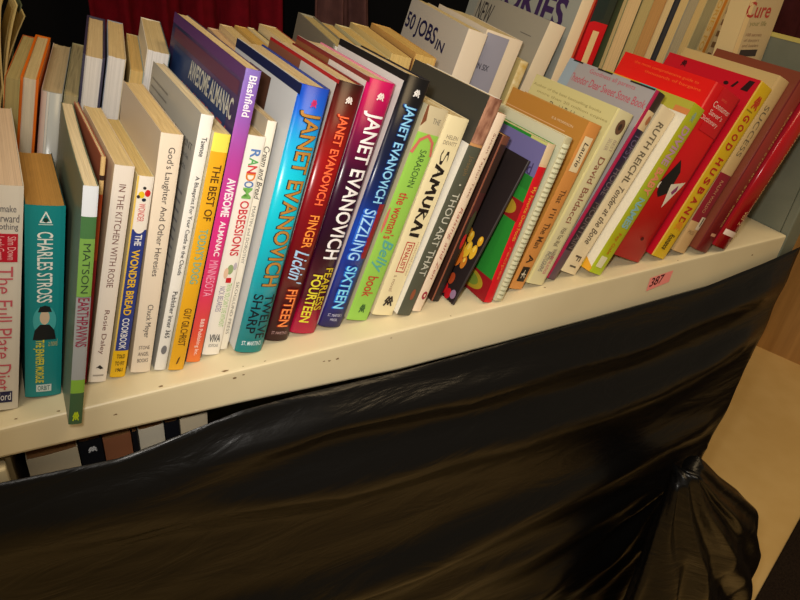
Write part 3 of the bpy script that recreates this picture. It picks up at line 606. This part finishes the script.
front('husband', 'paperback_book', 'yellow paperback with red widely spaced capitals', .135,
      spine=[(0, (222, 184, 22)), (.5, (224, 186, 30)), (1, (228, 190, 24))], left=(190, 12, 34), page=(224, 200, 150), ink=[
      P_(0, 1, 0, .08, (238, 196, 90)), P_(.07, .15, .3, .75, (200, 60, 30), star()), P_(.16, .166, .15, .6, (150, 110, 20))] +
      [T_(ch, .185+.056*i+(.03 if i > 3 else 0), .222+.056*i+(.03 if i > 3 else 0), .5, .42, (186, 30, 30), .03) for i, ch in enumerate('GOODHUSBAND')] + [
      P_(.80, .845, .28, .8, (232, 150, 40), star()), T_('Romance', .87, .955, .5, .4, (70, 50, 20), .02, .3)],
      lface=[Q_(.86, .95, .93, .985, (40, 12, 16), poly((0, 0), (.4, 1), (1, 1), (.8, 0))), Q_(.76, .83, .93, .965, (40, 12, 16), poly((0, 0), (.5, 1), (.8, .9), (.4, 0))), Q_(.68, .73, .93, .95, (40, 12, 16), disc()), Q_(.18, .24, .95, .985, (60, 8, 20), star())])
front('success', 'hardcover_book', 'cream and maroon hardcover with thin SUCCESS lettering and a barcode sticker', .14, bulge=.002,
      spine=[(0, (206, 176, 122)), (.56, (140, 26, 44)), (.83, (206, 170, 118))], left=(190, 164, 110), page=(206, 180, 120), pageinset=.0012, ink=[
      T_('SUCCESS', .165, .46, .42, .34, (110, 96, 72), -.004), T_('RALPH WALDO', .6, .78, .4, .22, (206, 150, 110)), H_('PRESS', .88, .9, .2, .7, (150, 120, 80)), P_(.80, .87, .55, 1, (226, 214, 190)), P_(.805, .85, .72, .82, (40, 60, 50))])
front('maroon', 'hardcover_book', 'brownish maroon hardcover with a line of small gold letters', .125, bulge=.003,
      spine=[(0, (124, 50, 36)), (.5, (140, 42, 38)), (1, (140, 30, 40))], smooth=True, left=(122, 60, 40), right=(180, 20, 44), page=(226, 208, 186), pageinset=.0012, ink=[
      P_(0, 1, .0, .06, (104, 30, 28)), T_('READING STEP BY STEP SERIES', .2, .86, .7, .14, (206, 160, 96), .012), P_(.9, .915, .3, .7, (206, 150, 120))])
front('crimson', 'hardcover_book', 'crimson hardcover last at the right end, white band near its foot', .125, bulge=.0045, rough=.22,
      spine=[(0, (170, 16, 26)), (1, (176, 12, 28))], left=(160, 14, 34), page=(206, 180, 130), ink=[
      T_('THE COMPLETE HANDBOOK OF CRAFTS', .1, .72, .8, .2, (222, 176, 120), .012), T_('vol 2', .78, .86, .62, .26, (222, 176, 120), .012), P_(.90, .93, .05, .9, (232, 210, 196)), P_(.88, .955, .9, .98, (90, 10, 16))])

# ------------------------------------------------------------------ second row, behind
G2 = 'books in the back row'
def back(kind, label, xt, zt, T, D, yaw, lean, y=.19, **k):
    a = R(lean); H = zt/math.cos(a); xb = xt-H*math.sin(a)*math.cos(R(yaw)); yb = y+H*math.sin(a)*math.sin(R(yaw))
    return book(kind, label, (round(xb, 4), round(yb, 4), lean, T, H), D, yaw=yaw, group=G2, **k)
TAN = (206, 186, 140)
# left end: a splayed worn book with curling leaves
r0 = empty('worn_book', (-.158, .352, .0004)); tag(r0, 'worn splayed book with curling yellowed pages at the back left corner', 'book', G2)
mb = MB(); pm = page_mat((222, 202, 140))
for k in range(15):
    u = k/14; tip = .205+.030*u+.012*math.sin(k*2.1); fl = .045*u-.002+.012*math.sin(k*1.3); vs, fs = [], []; n = 14
    for i in range(n+1):
        v = i/n; px = -.05+.045*u+fl*v*v*v+.005*math.sin(3*v+k); pz = .0+tip*v
        dpt = .11*(1-.45*v**3)
        for py in (.002+.012*math.sin(k*1.9)*v, dpt): vs += [(px, py, pz), (px+.0026*(1-.5*v), py, pz)]
    for i in range(n):
        a = 4*i; fs += [(a, a+1, a+5, a+4), (a+2, a+6, a+7, a+3), (a, a+4, a+6, a+2), (a+1, a+3, a+7, a+5)]
    fs += [(0, 2, 3, 1), (4*n, 4*n+1, 4*n+3, 4*n+2)]
    mb.add(vs, fs, pm)
mb.build('page_block', r0)
mb = MB(); mb.box((-.058, .0, 0), (-.0565, .115, .20), mat((150, 150, 96))); mb.build('back_cover', r0)
mb = MB(); vs, fs = [], []; n = 12
for i in range(n+1):
    v = i/n; px = .0025+.034*v**3; pz = .222*v
    for py in (.02+.03*v, .118): vs += [(px, py, pz), (px+.0012, py, pz)]
for i in range(n):
    a = 4*i; fs += [(a, a+1, a+5, a+4), (a+2, a+6, a+7, a+3), (a, a+4, a+6, a+2), (a+1, a+3, a+7, a+5)]
fs += [(0, 2, 3, 1), (4*n, 4*n+1, 4*n+3, 4*n+2)]
mb.add(vs, fs, mat((96, 104, 74))); mb.build('front_cover', r0)
back('paperback_book', 'olive-tan paperback with orange stripe, left of the orange-edged one', -.1425, .202, .011, .155, 9.5, 13, rev=True, left=(190, 96, 40), right=(170, 166, 110), page=(176, 160, 108))
back('hardcover_book', 'cream-paged book with bright orange cover wrapped round its top', -.1285, .2015, .0135, .155, 9.5, 13, rev=True, hard=True, left=(224, 110, 20), page=(206, 186, 138), fore=(226, 214, 190), spine=(226, 120, 24), pageinset=.001)
back('paperback_book', 'glossy grey-white book with greyish page tops, behind the teal paperback', -.1125, .188, .0165, .175, 9.5, 13, left=(226, 206, 196), right=(150, 158, 160), spine=(176, 182, 184), page=(190, 172, 136), rough=.25, bulge=.003, ink=[P_(0, 1, .0, .28, (222, 202, 190)), P_(0, 1, .3, .4, (226, 226, 220))])
back('paperback_book', 'grey-topped thick paperback behind the slim green and grey one', -.1005, .186, .0110, .19, 9.5, 13, rev=True, left=(168, 166, 130), page=(178, 164, 124))
back('hardcover_book', 'book with flash-brightened page fronts and navy cover edges in the back row', -.0745, .2175, .0175, .165, 9.5, 13, rev=True, hard=True, left=(58, 56, 82), spine=(60, 58, 86), fore=(232, 228, 224), page=(214, 190, 146), pageinset=.0015)
back('paperback_book', 'thick cream paperback standing right of the navy-edged book', -.0575, .2165, .0150, .15, 9.5, 13, rev=True, left=(150, 160, 180), right=(214, 200, 170), fore=(232, 228, 224), page=(216, 190, 140))
back('paperback_book', 'lower golden-topped paperback between two taller cream ones', -.0435, .205, .0115, .145, 9.5, 13, rev=True, left=(206, 190, 140), right=(160, 180, 180), page=(216, 182, 116))
back('paperback_book', 'thick paperback with flash-brightened page front just left of the violet picture cover', -.0195, .220, .0195, .14, 9.5, 13, rev=True, left=(232, 224, 206), right=(60, 96, 110), fore=(232, 228, 224), page=(212, 190, 142))
back('paperback_book', 'pink-cream paperback topmost right of the violet picture cover', .056, .212, .0115, .14, 4, 12, rev=True, left=(206, 176, 146), page=(216, 184, 140))
back('paperback_book', 'cream paperback a little taller than its pinkish neighbour', .072, .215, .0140, .14, 4, 12, rev=True, left=(220, 196, 150), page=(216, 192, 138))
back('paperback_book', 'golden-paged paperback behind the turquoise hardcover', .088, .214, .0130, .14, 4, 12, rev=True, left=(206, 170, 96), page=(206, 168, 92))
back('paperback_book', 'pale thin paperback beside the golden-paged one', .098, .213, .008, .14, 4, 12, rev=True, left=(226, 212, 170), right=(60, 50, 40), page=(216, 196, 144))
back('paperback_book', 'broad cream paperback behind the dark maroon hardcover', .121, .216, .0200, .13, 4, 12, rev=True, left=(220, 200, 156), right=(160, 60, 50), page=(216, 190, 130))
back('hardcover_book', 'grey hardcover with greenish page tops and a plain grey cover', .163, .222, .0205, .165, 10, 12, rev=True, hard=True, left=(132, 128, 112), spine=(150, 146, 128), page=(188, 170, 118), fore=(214, 210, 200))
back('paperback_book', 'tan paperback right of the grey hardcover', .1835, .215, .0170, .15, 10, 12, rev=True, left=(150, 140, 110), page=(216, 184, 116))
back('paperback_book', 'pale-edged tan paperback behind the neon blue hardcover', .2075, .212, .0200, .15, 10, 12, rev=True, left=(206, 196, 150), page=(214, 186, 120))
back('paperback_book', 'wide tan paperback left of a thin brown line', .237, .211, .0250, .16, 10, 12, rev=True, left=(216, 192, 130), right=(110, 60, 40), page=(220, 188, 118))
back('paperback_book', 'golden tan paperback leaning left of the white job guide', .268, .210, .0260, .16, 10, 12, rev=True, left=(206, 160, 90), page=(220, 182, 106))
back('paperback_book', 'white guidebook whose cover reads 50 JOBS IN in dark blue', .334, .2345, .0250, .20, 12, 14, left=(206, 200, 188), spine=(232, 216, 192), page=(216, 196, 146),
     lface=[F_('50 JOBS', .02, .60, .82, .93, (36, 36, 78), .02), F_('IN', .63, .76, .835, .885, (36, 36, 78), .02)])
back('paperback_book', 'thick white book with a grey-blue panel on its spine', .388, .2265, .0500, .16, 12, 14, left=(226, 214, 196), spine=(232, 214, 186), page=(212, 194, 150), bulge=.002,
     ink=[P_(.012, .9, .03, .62, (150, 148, 162)), H_('IN SIX', .16, .19, .06, .38, (40, 40, 56), .015), P_(.40, .405, .1, .6, (120, 118, 132))])
back('paperback_book', 'grey-covered book titled NEW in thin dark capitals with cream spine', .450, .2425, .0235, .20, 11, 16, left=(172, 166, 150), spine=(222, 206, 176), page=(204, 186, 138),
     lface=[F_('NEW', .04, .27, .86, .965, (60, 56, 56), .0), F_('DRUGS', .06, .44, .745, .84, (60, 56, 56), .0), Q_(.72, .86, .90, .904, (120, 116, 110))])
back('paperback_book', 'yellow mottled little book between the white book and the grey one', .4025, .2020, .0110, .14, 12, 14, spine=(224, 206, 150), left=(206, 190, 130), ink=[P_(0, 1, 0, 1, mat_mottle('floral_print', (230, 214, 168), (206, 170, 84), 90, .5))])
back('cookbook', 'tall grey-blue book with huge purple capitals ending KIES', .5000, .315, .0200, .27, 8, 12, left=(166, 168, 158), spine=(226, 206, 170), page=(214, 196, 150), ink=[P_(0, 1, .8, 1, (206, 80, 50))],
     lface=[F_('COOKIES', .04, .915, .725, .845, (66, 44, 92), .03)])
back('cookbook', 'book with a red spine, cream label and dark picture above', .535, .315, .0290, .15, 8, 10.6, spine=[(0, (96, 150, 136)), (.08, (44, 54, 44)), (.22, (206, 22, 30))], left=(200, 30, 34), ink=[
     P_(0, .23, .0, .6, (34, 48, 44), poly((0, 0), (1, .1), (.9, 1), (0, .9))), P_(.255, .7, .32, .66, (226, 196, 140))])
ST = [('olive-green thin paperback right of the red-spined book', .5485, .0075, (70, 80, 52), (120, 130, 96), (190, 170, 120)),
      ('cream-paged book standing right of the red spine with the cream label', .574, .0230, (226, 202, 150), (60, 62, 40), (224, 194, 142)),
      ('olive paperback, pages outward, left of the worn brown one', .595, .0180, (170, 160, 110), (180, 170, 116), (190, 172, 116)),
      ('worn brown paperback with pages outward', .619, .0215, (176, 134, 82), (190, 140, 84), (196, 150, 92)),
      ('cream paperback whose right cover is dark navy', .635, .0130, (222, 196, 142), (40, 42, 54), (226, 200, 148)),
      ('dark navy thin book among cream page edges', .6455, .0085, (44, 46, 56), (50, 52, 60), (60, 60, 64)),
      ('cream-paged paperback right of the thin navy book', .6635, .0155, (216, 190, 130), (160, 156, 140), (220, 192, 134)),
      ('grey-paged paperback in the upper right row', .6825, .0165, (168, 160, 140), (176, 166, 136), (176, 164, 134)),
      ('tan paperback right of the grey-paged one', .700, .0150, (214, 186, 126), (190, 176, 130), (214, 186, 126)),
      ('grey-olive paperback left of the orange-striped spine', .7215, .0190, (170, 160, 120), (170, 160, 120), (166, 156, 116))]
for lb, xt, T, lc, rc, pc in ST:
    back('paperback_book', lb, xt, .30, T, .15, 5, 9.5, rev=True, left=lc, right=rc, page=pc)
back('paperback_book', 'cream spine with an orange stripe and tiny yellow letters', .748, .30, .0240, .14, 5, 9.5, spine=(216, 190, 130), left=(206, 180, 120), ink=[P_(0, 1, .55, .8, (206, 130, 40)), T_('STORIES FOR EVERY DAY OF THE YEAR', .02, .98, .3, .3, (206, 160, 70), .01)])
back('paperback_book', 'red, white and black patterned spine left of the health book', .778, .30, .0270, .07, 5, 9.5, spine=(196, 172, 126), left=(190, 170, 120), ink=[P_(0, 1, .42, .78, (176, 24, 34)), P_(0, 1, .78, .96, (50, 44, 40))] + [P_(.02+.05*k, .045+.05*k, .08, .34, (120, 90, 56)) for k in range(19)] + [P_(.03+.06*k, .05+.06*k, .5, .7, (60, 20, 24), disc(8)) for k in range(16)])
back('paperback_book', 'white health book facing out with red word ending in ure', .7765, .29, .0710, .03, 0, 0, y=.133, spine=(196, 172, 130), left=(222, 196, 142), page=(226, 200, 150), ink=[
     P_(0, 1, 0, .13, (222, 192, 138)), H_('Cure', .014, .082, -.02, .70, (176, 60, 50), .012), H_('your life', .095, .122, .2, .7, (150, 140, 90), .004), H_('100 secrets', .148, .162, .2, .68, (150, 110, 80)), H_('of doctors', .172, .186, .2, .66, (150, 120, 90)), H_('and healers', .196, .21, .2, .7, (150, 120, 90)), P_(.222, .252, .2, .72, (60, 50, 46))])

# ------------------------------------------------------------------ books on the shelf below, seen through the gap
G3 = 'books on the lower shelf'
LW = [('cream book on the lower shelf, first beyond the left post', -.1595, .0385, (216, 200, 168), 0), ('black book with a white mark on the lower shelf', -.1405, .0180, (26, 26, 30), 1), ('reddish brown book on the lower shelf beside the black one', -.117, .0225, (150, 96, 66), 0),
      ('thin black book on the lower shelf', -.1115, .0045, (24, 24, 28), 0), ('pale book on the lower shelf between two black ones', -.089, .0215, (214, 204, 182), 0), ('second thin black book on the lower shelf, to the right', -.0755, .0125, (22, 22, 28), 0), ('last pale book seen on the lower shelf', -.050, .0245, (206, 190, 160), 0)]
for lb, xr, T, c, mk in LW:
    book('hardcover_book', lb, (xr, .02, 0, T, .243 if not mk else .247), .16, spine=c, left=c, page=(150, 106, 66), group=G3, z=-.30, bulge=.001,  # brown pages carry the shade under the shelf in their colour
         ink=[P_(.03, .055, .35, .75, (226, 226, 226), star())] if mk else ())
